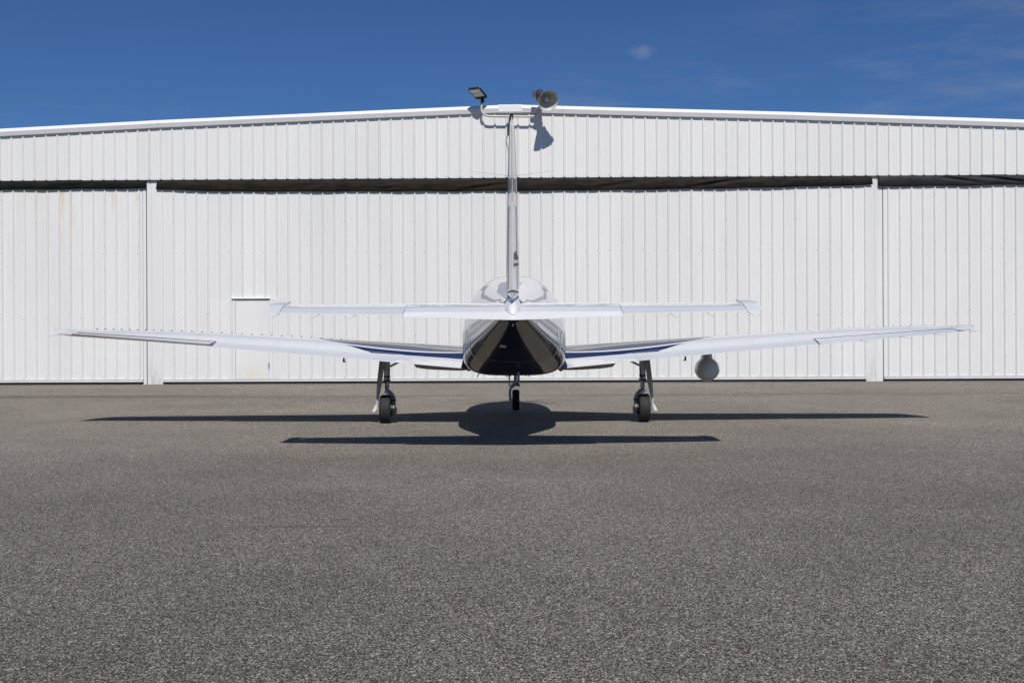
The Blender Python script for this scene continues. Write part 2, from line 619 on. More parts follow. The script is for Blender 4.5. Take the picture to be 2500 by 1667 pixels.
HB = 5.417                                   # lower edge of the gable sheeting
YG, YD = 0.02, 0.10                          # flat of gable sheets, flat of door sheets
EX = 18.0
m = MB()
m.box(-EX, EX, 0.055, 0.075, HB + 0.03, 6.45)
gable = m.build('gable_wall', 'wall', hangar, smooth=False)
e = panel_edges(-EX, EX)
for a, b_ in zip(e, e[1:]):
    panel(a, b_, HB, lambda x: rake(x) - 0.12, YG, gable, jit=0.001)
m = MB()                                      # drip edge that closes the sheets from below
m.box(-EX, EX, YG + 0.001, YG + 0.03, HB - 0.012, HB + 0.012)
m.build('drip_edge', 'trim', gable, smooth=False)

# rake trim in lengths, ridge cap
PROF = [(0.06, -0.005), (-0.022, 0.0), (-0.028, -0.008), (-0.084, -0.094), (-0.050, -0.200), (-0.040, -0.204), (0.018, -0.204), (0.018, -0.190), (0.06, -0.190)]


def trim_piece(x0, x1, grow=0.0, name='rake_trim'):
    xs = [x0] + [p[0] for p in RAKE if x0 + 0.01 < p[0] < x1 - 0.01] + [x1]
    m = MB()
    m.rings([[(x, y - grow, rake(x) + z + grow * 0.4) for y, z in PROF] for x in xs])
    return m.build(name, 'trim', hangar, smooth=False)


xe = [-18.2, -15.3, -12.3, -9.32, -6.26, -3.28, -0.30]
for a, b_ in zip(xe, xe[1:]):
    trim_piece(a + 0.002, b_ - 0.002)
xe = [0.28, 1.35, 4.37, 7.4, 10.5, 13.5, 16.0, 18.2]
for a, b_ in zip(xe, xe[1:]):
    trim_piece(a + 0.002, b_ - 0.002)
m = MB()
CAP = [(0.05, 0.004), (-0.03, 0.010), (-0.092, -0.035), (-0.094, -0.185), (-0.080, -0.215), (0.019, -0.218), (0.05, -0.185)]
m.rings([[(x, y, rake(x) + z) for y, z in CAP] for x in (-0.33, 0.0, 0.29)])
m.build('ridge_cap', 'trim', hangar, smooth=False)
# roof, other walls
m = MB()
for xa, xb in ((-18.6, 0.0), (0.0, 18.6)):
    za, zb = rake(xa) - 0.03, rake(xb) - 0.03
    ra = [(xa, 0.07, za - 0.12), (xa, 24.0, za - 0.12), (xa, 24.0, za), (xa, 0.07, za)]
    rb = [(xb, 0.07, zb - 0.12), (xb, 24.0, zb - 0.12), (xb, 24.0, zb), (xb, 0.07, zb)]
    m.rings([ra, rb])
m.build('roof', 'roof', hangar, smooth=False)
for sx in (-1, 1):
    m = MB()
    m.box(sx * 18.0 - 0.05, sx * 18.0 + 0.05, 0.11, 23.9, 0.0, 6.38)
    m.build('side_wall', 'wall', hangar, smooth=False)
m = MB()
m.box(-17.9, 17.9, 23.8, 23.9, 0.0, 6.38)
m.build('rear_wall', 'wall', hangar, smooth=False)
m = MB()
m.box(-17.9, 17.9, 0.30, 0.34, 0.0, 6.3)
m.build('door_backing', 'dark', hangar, smooth=False)

# doors
DZ0, DZ1 = 0.134, 5.39
ADX0, ADX1, ADZ = -7.40, -6.34, 2.262          # opening of the small door in its sheet


def big_door(x0, x1, mat, cut=None):
    m = MB()
    m.box(x0, x1, YD + 0.012, YD + 0.06, DZ0 - 0.02, DZ1)
    d = m.build('hangar_door', mat, hangar, smooth=False)
    e = panel_edges(x0, x1)
    for a, b_ in zip(e, e[1:]):
        if cut and a < cut[1] and b_ > cut[0]:
            panel(a, b_, cut[2], DZ1, YD, d, mat)
            if a < cut[0] - 0.02:
                panel(a, cut[0], DZ0, cut[2], YD, d, mat)
            if b_ > cut[1] + 0.02:
                panel(cut[1], b_, DZ0, cut[2], YD, d, mat)
        else:
            panel(a, b_, DZ0, DZ1, YD, d, mat, jit=0.0012)
    m = MB()
    m.box(x0 + 0.003, x1 - 0.003, YD - 0.022, YD + 0.07, 0.066, DZ0 - 0.004)
    m.box(x0 + 0.003, x1 - 0.003, YD - 0.034, YD - 0.0225, DZ0 - 0.012, DZ0 + 0.004)
    m.build('base_channel', 'base_trim', d, smooth=False)
    m = MB()
    m.box(x0 + 0.02, x1 - 0.02, YD + 0.0, YD + 0.05, 0.0, 0.065)
    n = int((x1 - x0) / 1.45)
    for i in range(n):
        xx = x0 + (i + 0.5) * (x1 - x0) / n + random.uniform(-0.3, 0.3)
        m.box(xx, xx + 0.12, YD - 0.03, YD - 0.001, 0.0, 0.045)
    m.build('bottom_seal', 'rubber_black', d, smooth=False)
    # screw heads
    m = MB()
    k0 = math.ceil((x0 - RIB0) / PITCH)
    k1 = math.floor((x1 - RIB0) / PITCH)

    def screw(x, z, d_):
        r = 0.0085
        y = YD - d_
        m.add([(x - r, y, z - r), (x + r, y, z - r), (x + r, y, z + r), (x - r, y, z + r), (x, y - 0.008, z)],
              [(0, 1, 4), (1, 2, 4), (2, 3, 4), (3, 0, 4)])
    for k in range(k0, k1 + 1):
        c = RIB0 + k * PITCH
        for z in (0.165, 1.75, 3.47):
            x = c - 0.055
            if x < x0 + 0.01 or (cut and cut[0] - 0.01 < x < cut[1] + 0.01 and z < cut[2]):
                continue
            screw(x, z + random.uniform(-.004, .004), 0.0)
        if k % 3 == 0:
            for j in range(8):
                z = 0.65 + j * 0.604
                if cut and cut[0] - 0.02 < c < cut[1] + 0.02 and z < cut[2]:
                    continue
                screw(c, z, 0.031)
    sc = m.build('screw_heads', 'screw', d, smooth=False)
    sc['kind'] = 'stuff'
    return d


d1 = big_door(-17.9, -9.79, 'wall_stained')
d1['label'] = 'rust-streaked left hangar door'
d2 = big_door(-9.26, 9.33, 'wall', (ADX0, ADX1, ADZ))
d3 = big_door(9.80, 17.9, 'wall')
m = MB()
for k in range(math.ceil((-EX - RIB0) / PITCH), math.floor((EX - RIB0) / PITCH) + 1):
    c = RIB0 + k * PITCH - 0.055
    r = 0.0085
    z = HB + 0.03
    m.add([(c - r, YG, z - r), (c + r, YG, z - r), (c + r, YG, z + r), (c - r, YG, z + r), (c, YG - 0.008, z)], [(0, 1, 4), (1, 2, 4), (2, 3, 4), (3, 0, 4)])
sc = m.build('screw_heads', 'screw', gable, smooth=False)
sc['kind'] = 'stuff'

# steel posts between the doors
m = MB()
m.box(-9.665, -9.545, 0.088, 0.30, 0.0, 5.40)
m.box(-9.543, -9.262, 0.094, 0.30, 0.0, 5.40)
m.build('door_post', 'post', hangar, smooth=False)
m = MB()
m.box(-9.775, -9.692, 0.088, 0.25, 0.0, 5.36)
m.build('door_jamb', 'wall', hangar, smooth=False)
m = MB()
m.box(9.332, 9.573, 0.092, 0.30, 0.0, 5.40)
m.box(9.575, 9.672, 0.084, 0.30, 0.0, 5.40)
m.build('door_post', 'post', hangar, smooth=False)
m = MB()
m.box(9.674, 9.778, 0.100, 0.25, 0.0, 5.36)
m.build('door_jamb', 'wall', hangar, smooth=False)

# small access door set in the middle door
ad = MB()
ad.box(-7.325, -6.435, YD - 0.012, YD + 0.01, 0.142, 2.222)
ad = ad.build('access_door', 'door', hangar, smooth=False)
m = MB()
m.box(ADX0 + 0.004, -7.333, YD - 0.024, YD + 0.011, 0.14, 2.255)
m.box(-6.427, ADX1 - 0.004, YD - 0.024, YD + 0.011, 0.14, 2.255)
m.box(-7.331, -6.429, YD - 0.022, YD + 0.011, 2.228, 2.255)
m.build('door_frame', 'trim', ad, smooth=False)
m = MB()
for xa in (-7.3325, -6.4345):
    m.box(xa - .001, xa + .0065, YD - 0.0125, YD + 0.0095, 0.142, 2.222)
m.box(ADX0 - .008, ADX0 + .003, YD - .002, YD + .011, .14, 2.255)
m.box(ADX1 - .003, ADX1 + .0005, YD - .002, YD + .0115, .14, 2.255)
m.build('gasket', 'screw', ad, smooth=False)
m = MB()
m.box(-7.42, -6.40, YD - 0.066, YD - 0.002, 2.258, 2.268)
m.build('drip_cap', 'trim', ad, smooth=False)
m = MB()
m.box(-6.448, -6.431, YD - 0.040, YD - 0.0125, 0.42, 0.56)
m.box(-6.448, -6.431, YD - 0.058, YD - 0.0405, 0.43, 0.47)
m.build('handle', 'black', ad, smooth=False)
m = MB()
m.box(ADX1 + 0.001, -6.18, YD - 0.032, YD - 0.004, DZ0 + 0.005, 2.262)
m.build('cover_strip', 'wall', hangar, smooth=False)


# cloth curtains that close the slot above the doors
def curtain(x0, x1, zbot, mat, folds, seed, slant0=0.0, slant1=0.0):
    rnd = random.Random(seed)
    nx = int((x1 - x0) / 0.05)
    nz = 12
    ph = [rnd.uniform(0, 6.28) for _ in range(6)]
    v, f = [], []
    for i in range(nx + 1):
        s = i / nx
        x = x0 + (x1 - x0) * s
        zb = zbot(x)
        for j in range(nz + 1):
            u = j / nz                       # 0 top, 1 bottom
            z = HB + 0.03 + (zb - HB - 0.03) * u
            y = 0.052 - 0.052 * math.sin(math.pi * min(1, u * 0.92)) ** 0.8
            y += 0.006 * math.sin(x * 2.1 + ph[0] + u * 2) + 0.004 * math.sin(x * 5.3 + ph[1] - u * 3) + 0.003 * math.sin(x * 11 + ph[2] + 4 * u)
            for (fx, fz, gx, gz, amp, wd) in folds:
                dxx, dzz = gx - fx, gz - fz
                L = math.hypot(dxx, dzz)
                tt = ((x - fx) * dxx + (z - fz) * dzz) / (L * L)
                dd = ((x - fx) * dzz - (z - fz) * dxx) / L
                if -0.1 < tt < 1.1:
                    y += amp * math.sin(math.pi * max(0, min(1, tt))) * (math.exp(-(dd / wd) ** 2) - 0.8 * math.exp(-((dd + 1.6 * wd) / wd) ** 2))
            xx = x
            if i == 0:
                xx += slant0 * u
            if i == nx:
                xx += slant1 * u
            v.append((xx, y, z + (0.006 * math.sin(x * 3.7 + ph[3]) if j == nz else 0)))
    for i in range(nx):
        for j in range(nz):
            a = i * (nz + 1) + j
            f.append((a, a + nz + 1, a + nz + 2, a + 1))
    m = MB()
    m.add(v, f)
    o_ = m.build('door_curtain', mat, hangar, fixn=False, ang=60)
    md = o_.modifiers.new('thickness', 'SOLIDIFY')
    md.thickness = 0.004
    md.offset = 1
    return o_


zc = pchip([-9.4, -8.8, -7.6, -4, -1, 2, 5, 8, 9.45], [5.150, 5.140, 5.095, 5.075, 5.065, 5.072, 5.09, 5.135, 5.17])
mid = curtain(-9.35, 9.46, zc, 'tarp_brown',
              [(-1.5, 5.09, 0.1, 5.28, .030, .035), (4.4, 5.10, 6.4, 5.38, .034, .035), (-3.6, 5.10, -2.9, 5.2, .02, .04),
               (6.9, 5.36, 8.4, 5.41, .02, .04), (-6.2, 5.12, -4.9, 5.3, .016, .05), (2.0, 5.1, 3.4, 5.3, .018, .04), (4.9, 5.34, 5.6, 5.41, .02, .03)], 3, -0.06, 0.05)
mid['label'] = 'long sagging brown-black cloth curtain'
curtain(-17.5, -9.66, pchip([-17.5, -13, -9.66], [5.165, 5.172, 5.18]), 'tarp_black', [(-12.5, 5.2, -10.8, 5.34, .012, .05)], 5, 0, 0.0)['label'] = 'black cloth curtain'
curtain(9.655, 17.5, pchip([9.6, 11.5, 13.5, 17.5], [5.125, 5.128, 5.155, 5.15]), 'tarp_grey',
        [(10.9, 5.42, 12.6, 5.17, .030, .035), (11.9, 5.42, 13.9, 5.17, .034, .035), (13.4, 5.42, 15.0, 5.2, .03, .04)], 8)['label'] = 'charcoal grey cloth curtain'

# ------------------------------------------------------------------ twin lamp bracket under the ridge (hangar frame turned into the world by parenting to its own Empty)
lamp = empty('floodlight_bracket', (0, HY, 7.0), R(-0.49), 'pipe bracket with flat panel light and round bell lamp under the hangar ridge', 'floodlight')
LO = (0, 0, 7.0)
AYL = -0.20
px = lambda p: (p - 1250 + 2.5) * 0.010794
pz = lambda q: 1.24 + (820 - q) * 0.010794 * 0.9925
arm = MB()
pts = [(px(1176), AYL, pz(243)), (px(1176), AYL, pz(262))]
for k in range(1, 7):
    a = k / 6 * math.pi / 2
    pts.append((px(1176) + 0.20 * (1 - math.cos(a)), AYL, pz(266) - 0.19 * math.sin(a)))
pts += [(px(1235), AYL, pz(284.5)), (px(1290), AYL, pz(285.5))]
for k in range(1, 6):
    a = k / 6 * math.pi / 2
    pts.append((px(1300) + 0.17 * math.sin(a), AYL, pz(285) + 0.20 * (1 - math.cos(a))))
pts += [(px(1317), AYL, pz(262)), (px(1318), AYL, pz(252))]
arm.tube(pts, 0.029, 12)
arm.build('pipe_arm', 'pipe', lamp, off=LO)
m = MB()
m.tube([(px(1245), AYL, pz(285)), (px(1245), 0.0, pz(285))], 0.03, 10)
m.box(px(1238), px(1251), -0.035, 0.015, pz(318), pz(280))
m.build('wall_mount', 'pipe', lamp, off=LO)
m = MB()
m.box(px(1239), px(1246), -0.10, -0.0365, pz(316.5), pz(304))
m.build('junction_box', 'black', lamp, off=LO, smooth=False)
m = MB()
cp = [(px(1243), -0.05, pz(316))]
for k in range(1, 11):
    tt = k / 10
    cp.append((px(1243) - 0.075 * math.sin(math.pi * tt), -0.045, pz(316 + 50 * tt)))
m.tube(cp, 0.006, 6)
m.build('cable', 'ballast', lamp, off=LO)

# flat LED head
dv = Vector((-0.19, -0.39, 0.16)).normalized()
side = Vector((0.27, -0.13, 0.0)).normalized()
nrm = dv.cross(side).normalized()
if nrm.z > 0:
    nrm = -nrm
base = Vector((px(1178), AYL, pz(235)))
cen = base + dv * 0.17 + Vector((-0.035, 0, -0.01))
Fm = Matrix.Translation(cen) @ Matrix((side, dv, nrm)).transposed().to_4x4()
m = MB()
outline = [(-0.170, -0.20), (-0.140, -0.24), (0.140, -0.24), (0.170, -0.20), (0.165, 0.225), (0.145, 0.24), (-0.145, 0.24), (-0.165, 0.225)]
m.prism(outline, Fm, 0.045)
for k in range(-3, 4):
    m.obox(Fm @ Matrix.Translation((k * 0.04, 0.0, -0.035)), 0.008, 0.30, 0.02)
led = m.build('panel_light', 'black', lamp, off=LO, smooth=False)
for yc in (-0.045, 0.125):
    m = MB()
    m.obox(Fm @ Matrix.Translation((0, yc, 0.025)), 0.275, 0.155, 0.008)
    m.build('lens', 'led', led, off=LO, smooth=False)
m = MB()
m.tube([(px(1177), AYL, pz(252)), (px(1177), AYL, pz(238))], 0.036, 12)
m.tube([(px(1177), AYL, pz(240)), (px(1178), AYL - 0.02, pz(233))], 0.045, 10)
m.box(px(1178), px(1183), AYL - 0.03, AYL + 0.03, pz(250), pz(238))
m.build('swivel_mount', 'black', led, off=LO)

# bell lamp
aim = Vector((0.30, -0.80, -0.50)).normalized()
BS = 1.03
def at(p, q, yl):
    D = HY + yl
    return Vector(((p + 2.5 - 1250) * D / 2520, yl, 1.24 + (820 - q) * D / 2520))


rimc = at(1339.5, 247.5, -0.88)
Bm = frame(rimc, aim)
bell = MB()
prof = [(-0.32, 0.105), (-0.30, 0.115), (-0.24, 0.135), (-0.20, 0.165), (-0.10, 0.220), (0.0, 0.262), (0.006, 0.268), (0.004, 0.256), (-0.10, 0.212), (-0.195, 0.155), (-0.215, 0.125), (-0.235, 0.118), (-0.30, 0.09), (-0.305, 0.0)]
bell.lathe([(a * BS, r * BS) for a, r in prof], Bm, 40)
bell = bell.build('bell_lamp', 'bell_in', lamp, off=LO, fixn=False)
m = MB()
m.lathe([(-0.30, 0.03), (-0.25, 0.035), (-0.20, 0.055), (-0.13, 0.066), (-0.08, 0.055), (-0.05, 0.02), (-0.048, 0.0)], Bm, 20)
m.build('bulb', 'bulb', bell, off=LO)
m = MB()
bb = rimc - aim * 0.40
m.lathe([(-0.17, 0.0), (-0.17, 0.10), (-0.13, 0.115), (0.06, 0.115), (0.09, 0.10), (0.10, 0.0)], frame(bb + Vector((-0.06, 0.02, 0.03)), aim), 20)
m.obox(Matrix.Translation(at(1308, 231, -0.44)) @ Matrix.Rotation(R(6), 4, 'Y'), 0.16, 0.18, 0.12)
m.build('ballast_housing', 'ballast', bell, off=LO)
m = MB()
p0 = Vector((px(1318), AYL, pz(252)))
m.tube([p0, p0 + Vector((-0.01, -0.02, 0.08)), bb + Vector((-0.08, 0.05, -0.08)), bb + Vector((-0.10, 0, 0.02))], [0.032, 0.036, 0.032, 0.03], 10)
m.tube([bb + Vector((-0.10, 0.03, -0.16)), bb + Vector((-0.17, 0.0, -0.10)), bb + Vector((-0.17, -0.02, 0.0))], 0.02, 8)
m.build('yoke', 'ballast', bell, off=LO)

# ------------------------------------------------------------------ aeroplane (modelled at world depth, stored relative to the point between the main wheels)
plane = empty('aeroplane', (0.035, AY, 0), R(-0.34), 'white and navy low-wing propeller aeroplane parked tail to the viewer', 'aeroplane')
AO = (0, AY, 0)

fs = [  # Y, half width, top, bottom, height of greatest width
    (10.86, .055, 1.590, 1.430, 1.510), (10.90, .095, 1.625, 1.392, 1.505), (10.96, .116, 1.640, 1.375, 1.500), (11.5, .254, 1.738, 1.210, 1.405), (12.15, .420, 1.856, 1.012, 1.290),
    (12.75, .571, 1.950, .835, 1.188), (13.2, .655, 2.012, .735, 1.135), (13.7, .682, 2.030, .718, 1.115), (14.5, .690, 2.040, .712, 1.105), (16.2, .690, 2.035, .712, 1.10),
    (16.6, .680, 2.005, .715, 1.10), (17.0, .655, 1.84, .72, 1.10), (17.4, .600, 1.64, .735, 1.10), (17.8, .500, 1.545, .77, 1.11), (18.1, .39, 1.47, .83, 1.12), (18.30, .26, 1.37, .93, 1.14)]
FY = [a[0] for a in fs]
fW, fT, fB, fM = (pchip(FY, [a[i] for a in fs]) for i in (1, 2, 3, 4))
fNL = pchip([10.8, 11.0, 12.7, 13.4, 17.0, 18.3], [2.2, 2.35, 3.0, 3.7, 3.4, 2.1])
fNU = pchip([10.8, 11.5, 13.0, 16.5, 18.3], [2.0, 2.1, 2.35, 2.35, 2.1])


def fpt(Y, a, grow=0.0):
    """point on the skin; a = 0 top, pi/2 right side, pi bottom"""
    w_, t_, b_, m_ = fW(Y) + grow, fT(Y) + grow, fB(Y) - grow, fM(Y)
    s, c = math.sin(a), math.cos(a)
    n = fNU(Y) if c >= 0 else fNL(Y)
    x = w_ * math.copysign(abs(s) ** (2 / n), s)
    z = m_ + ((t_ - m_) if c >= 0 else (m_ - b_)) * math.copysign(abs(c) ** (2 / n), c)
    return (x, Y, z)


def fx(Y, z):
    w_, t_, b_, m_ = fW(Y), fT(Y), fB(Y), fM(Y)
    if z >= m_:
        n, q = fNU(Y), (z - m_) / (t_ - m_)
    else:
        n, q = fNL(Y), (m_ - z) / (m_ - b_)
    return w_ * max(0.0, 1 - min(1, q) ** n) ** (1 / n)


NR = 96
ys = [10.86, 10.87, 10.885] + [10.90 + 0.05 * i for i in range(int((18.30 - 10.90) / 0.05) + 1)] + [18.30]
m = MB()
m.rings([[fpt(Y, 2 * math.pi * k / NR) for k in range(NR)] for Y in ys])
fus = m.build('fuselage', 'fus', plane, off=AO, ang=60)
# riveted ring joints round the skin
for Y in (12.42, 13.32):
    m = MB()
    m.rings([[fpt(yy, 2 * math.pi * k / NR, 0.0018) for k in range(NR)] for yy in (Y - 0.004, Y + 0.004)], caps=False)
    m.build('skin_joint', 'silver' if Y < 13 else 'white', fus, off=AO)


# painted letters follow the skin
def stroke(mb, s, y0, z0, y1, z1, wd, n=6):
    """a bar in the (Y, Z) plane laid on the side of the fuselage"""
    dY, dZ = y1 - y0, z1 - z0
    L = math.hypot(dY, dZ)
    ny, nz = -dZ / L * wd / 2, dY / L * wd / 2
    v, f = [], []
    for i in range(n + 1):
        t_ = i / n
        for q in (-1, 1):
            Y, Z = y0 + dY * t_ + q * ny, z0 + dZ * t_ + q * nz
            v.append((s * (fx(Y, Z) + 0.003), Y, Z))
    for i in range(n):
        f.append((2 * i, 2 * i + 2, 2 * i + 3, 2 * i + 1))
    mb.add(v, f)


def letters(s, text, Y0, z0, hgt, wid, gap, fwd):
    mb = MB()
    sw = 0.042
    for ch in text:
        a, b_ = (Y0, Y0 + wid) if fwd else (Y0 + wid, Y0)
        z1 = z0 + hgt
        if ch == 'N':
            stroke(mb, s, a, z0, a, z1, sw, 10)
            stroke(mb, s, b_, z0, b_, z1, sw, 10)
            stroke(mb, s, a, z1, b_, z0, sw, 10)
        elif ch == '7':
            stroke(mb, s, a, z1 - sw / 2, b_, z1 - sw / 2, sw, 6)
            stroke(mb, s, b_, z1, a + (b_ - a) * 0.35, z0, sw, 10)
        elif ch == 'M':
            stroke(mb, s, a, z0, a, z1, sw, 10)
            stroke(mb, s, b_, z0, b_, z1, sw, 10)
            c_ = (a + b_) / 2
            stroke(mb, s, a, z1, c_, z0 + hgt * .35, sw, 8)
            stroke(mb, s, c_, z0 + hgt * .35, b_, z1, sw, 8)
        Y0 += wid + gap
    mb.build('registration_letters', 'silver', fus, off=AO, fixn=False)


letters(1, 'N7M', 12.62, 0.985, 0.31, 0.18, 0.085, True)
letters(-1, 'M7N', 12.62, 0.985, 0.31, 0.18, 0.085, False)


# cabin glazing
def skin_patch(name, s, y0, y1, z0, z1, n=2.6, mat='glass'):
    v, f = [], []
    nr, na = 4, 28
    cy, cz, hy, hz = (y0 + y1) / 2, (z0 + z1) / 2, (y1 - y0) / 2, (z1 - z0) / 2
    v.append((s * (fx(cy, cz) + 0.006), cy, cz))
    for i in range(1, nr + 1):
        for k in range(na):
            a = 2 * math.pi * k / na
            Y = cy + hy * i / nr * math.copysign(abs(math.cos(a)) ** (2 / n), math.cos(a))
            Z = cz + hz * i / nr * math.copysign(abs(math.sin(a)) ** (2 / n), math.sin(a))
            v.append((s * (fx(Y, Z) + 0.006 - (0.008 if i == nr else 0)), Y, Z))
    for k in range(na):
        k2 = (k + 1) % na
        f.append((0, 1 + k, 1 + k2))
        for i in range(nr - 1):
            f.append((1 + i * na + k, 1 + (i + 1) * na + k, 1 + (i + 1) * na + k2, 1 + i * na + k2))
    m = MB()
    m.add(v, f)
    m.build(name, mat, fus, off=AO)


for s in (-1, 1):
    for (a, b_) in ((13.55, 13.95), (14.25, 14.7), (14.95, 15.4), (15.65, 16.2)):
        skin_patch('cabin_window', s, a, b_, 1.47, 1.76)
    m = MB()
    v, f = [], []
    for i in range(9):
        for j in range(9):
            Y = 16.66 + 0.62 * i / 8
            ang = s * (0.05 + 0.95 * j / 8)
            v.append(fpt(Y, ang, 0.005))
    for i in range(8):
        for j in range(8):
            f.append((i * 9 + j, i * 9 + j + 1, (i + 1) * 9 + j + 1, (i + 1) * 9 + j))
    m.add(v, f)
    m.build('windshield', 'glass', fus, off=AO)

# wing ------------------------------------------------------------
TE_Y = 14.20
zTE = lambda x: 0.83 + 0.0845 * (x - 0.67)
fLE = pchip([0.4, 0.75, 1.2, 1.7, 2.4, 4.3, 6.12, 6.2], [16.15, 16.08, 15.88, 15.62, 15.42, 15.17, 14.94, 14.92])
fH = pchip([0.4, 0.67, 2.31, 4.35, 6.12, 6.3], [.262, .257, .217, .166, .075, .06])
UP = pchip([0, .12, .25, .45, .62, .75, .88, .96, .99, 1.0], [.0, .12, .27, .66, .90, 1.0, .95, .78, .64, .55])
TH = pchip([0, .12, .25, .45, .65, .85, .94, .98, 1.0], [.006, .035, .065, .115, .135, .118, .08, .045, 0.0])


def foil(x, s, t0, t1, defl=0.0, n=22, hinge=.27, le=None, te=None):
    Y0 = TE_Y if te is None else te
    c = (fLE(x) if le is None else le) - Y0
    h = fH(x)
    up, lo = [], []
    for i in range(n + 1):
        q = i / n
        t = t0 + (t1 - t0) * (1 - (1 - q) ** 1.6 if t1 > 0.9 else q)
        Y = Y0 + c * t
        zu = zTE(x) + h * UP(t)
        zl = zu - TH(t) * c
        if defl and t < hinge:
            dz = math.tan(defl) * (hinge - t) * c
            zu += dz
            zl += dz
        up.append((s * x, Y, zu))
        lo.append((s * x, Y, zl))
    return up + lo[::-1][(1 if t1 > 0.99 else 0):]


for s in (-1, 1):
    lab = 'left' if s < 0 else 'right'
    xs = [0.45 + (6.11 - 0.45) * i / 40 for i in range(41)]
    m = MB()
    m.rings([foil(x, s, .285, 1.0) for x in xs])
    wing = m.build('wing', 'wing', plane, off=AO, ang=50)
    # tip
    m = MB()
    rr = []
    tx = 0.045 if s < 0 else 0.0
    for x, le, te in ((6.116, 14.94, 14.20), (6.18, 14.86, 14.185), (6.24, 14.70, 14.17), (6.29, 14.50, 14.165), (6.315, 14.30, 14.16)):
        rr.append([(px_ + s * tx * min(1.0, (x - 6.116) / .07), py_, pz_) for px_, py_, pz_ in foil(x, s, 0.0, 1.0, le=le, te=te)])
    m.rings(rr)
    m.build('wing_tip', 'white', wing, off=AO)
    # flap and aileron
    m = MB()
    fx0 = .72 if s > 0 else .735
    m.rings([foil(x, s, 0.0, .27, R(-3)) for x in [fx0 + (4.175 - fx0) * i / 16 for i in range(17)]])
    m.build('flap', 'white', wing, off=AO)
    m = MB()
    da = R(5.0) if s < 0 else R(-5.0)
    m.rings([foil(x, s, 0.0, .262, da) for x in [4.205 + (6.105 - 4.205) * i / 10 for i in range(11)]])
    m.build('aileron', 'white', wing, off=AO)
    # dark gap along the aileron hinge and at its inner end
    m = MB()
    gp = []
    for i in range(12):
        x = 4.19 + (6.11 - 4.19) * i / 11
        c = fLE(x) - TE_Y
        gp.append((s * x, TE_Y + c * .274, zTE(x) + fH(x) * UP(.274) + .001))
    m.tube(gp, .0032, 6)
    x = 4.19
    c = fLE(x) - TE_Y
    m.tube([(s * x, TE_Y + c * t, zTE(x) + fH(x) * UP(t) + .001) for t in (.03, .12, .20, .274)], .004, 6)
    m.build('aileron_gap', 'rubber_black', wing, off=AO)
    # vortex generators
    m = MB()
    for i in range(27):
        x = 2.55 + i * 0.142 - (0.03 * max(0, i - 18))
        c = fLE(x) - TE_Y
        t = .80
        z = zTE(x) + fH(x) * UP(t)
        m.add([(s * x - .004, TE_Y + c * t - .02, z - .004), (s * x + .004, TE_Y + c * t - .02, z - .004), (s * x + .012, TE_Y + c * t + .03, z - .004), (s * x + .004, TE_Y + c * t + .03, z - .004),
               (s * x, TE_Y + c * t - .02, z + .013), (s * x + .006, TE_Y + c * t + .01, z + .013)],
              [(0, 1, 4), (1, 2, 5, 4), (2, 3, 5), (3, 0, 4, 5)])
    vg = m.build('vortex_generators', 'ballast', wing, off=AO, smooth=False)
    vg['kind'] = 'stuff'
    # static wicks
    for x in ((4.75, 5.3, 5.75, 6.25) if s > 0 else (6.25,)):
        m = MB()
        z = zTE(min(x, 6.1)) - (0.015 if s > 0 and x < 6.1 else -0.0)
        m.tube([(s * x, TE_Y + .01, z), (s * (x + .03), TE_Y - .07, z - .012), (s * (x + .10), TE_Y - .17, z - .03)], [.0035, .0025, .0013], 6)
        m.build('static_wick', 'geardoor', wing, off=AO)
    # flap hinge arm under the wing
    m = MB()
    x = 2.37
    m.box(s * x - .009, s * x + .009, TE_Y + .10, TE_Y + .16, zTE(x) - .075, zTE(x) - .004)
    m.box(s * x - .009 - (.018 if s > 0 else 0), s * x + .009 + (.018 if s < 0 else 0), TE_Y + .09, TE_Y + .15, zTE(x) - .088, zTE(x) - .0755)
    m.build('flap_hinge_arm', 'black', wing, off=AO, smooth=False)
    # bulged fairing under the wing root
    m = MB()
    rr = []
    for i in range(13):
        u = -1 + 2 * i / 12
        k = max(0.0, 1 - abs(u) ** 3.2) ** (1 / 3.2)
        X = 1.04 + 0.44 * u
        rr.append([(s * X, 15.05 + 0.62 * k * math.cos(2 * math.pi * j / 20), 0.800 + 0.05 * (X - .6) + 0.072 * k * math.sin(2 * math.pi * j / 20)) for j in range(20)])
    m.rings(rr)
    m.build('root_fairing', 'geardoor', wing, off=AO)
    # wing root fillet
    m = MB()
    m.rings([[(s * .58, Y, .79), (s * .70, Y, .80 + k), (s * .728, Y, .83 + k), (s * .70, Y, .90 + k), (s * .66, Y, 1.0 + k), (s * .58, Y, 1.05)] for Y, k in ((14.12, -.005), (14.3, .0), (14.6, .03), (15.0, .05))])
    m.build('wing_fillet', 'navy', wing, off=AO)

# weather radar pod under the right wing
m = MB()
pcx, pcz = 2.82, .742
prf = [(-.30, 0.0), (-.297, .030), (-.28, .070), (-.245, .108), (-.19, .142), (-.12, .164), (-.04, .174), (.06, .172), (.16, .158), (.25, .130), (.31, .090), (.345, .045), (.355, 0.0)]
m.lathe(prf, frame((pcx, 15.16, pcz), (0, 1, 0)), 40)
pod = m.build('radar_pod', 'white', plane, off=AO)
m = MB()
rr = []
for z, hw, y0, y1 in ((.84, .125, 15.02, 15.36), (.875, .100, 15.0, 15.38), (.91, .082, 14.99, 15.38), (.96, .074, 14.98, 15.38), (1.05, .076, 14.97, 15.38)):
    rr.append([(pcx + hw * math.sin(2 * math.pi * k / 20), (y0 + y1) / 2 + (y1 - y0) / 2 * math.cos(2 * math.pi * k / 20), z) for k in range(20)])
m.rings(rr)
m.build('pylon', 'white', pod, off=AO)

# tail -------------------------------------------------------------
HIN = 10.95


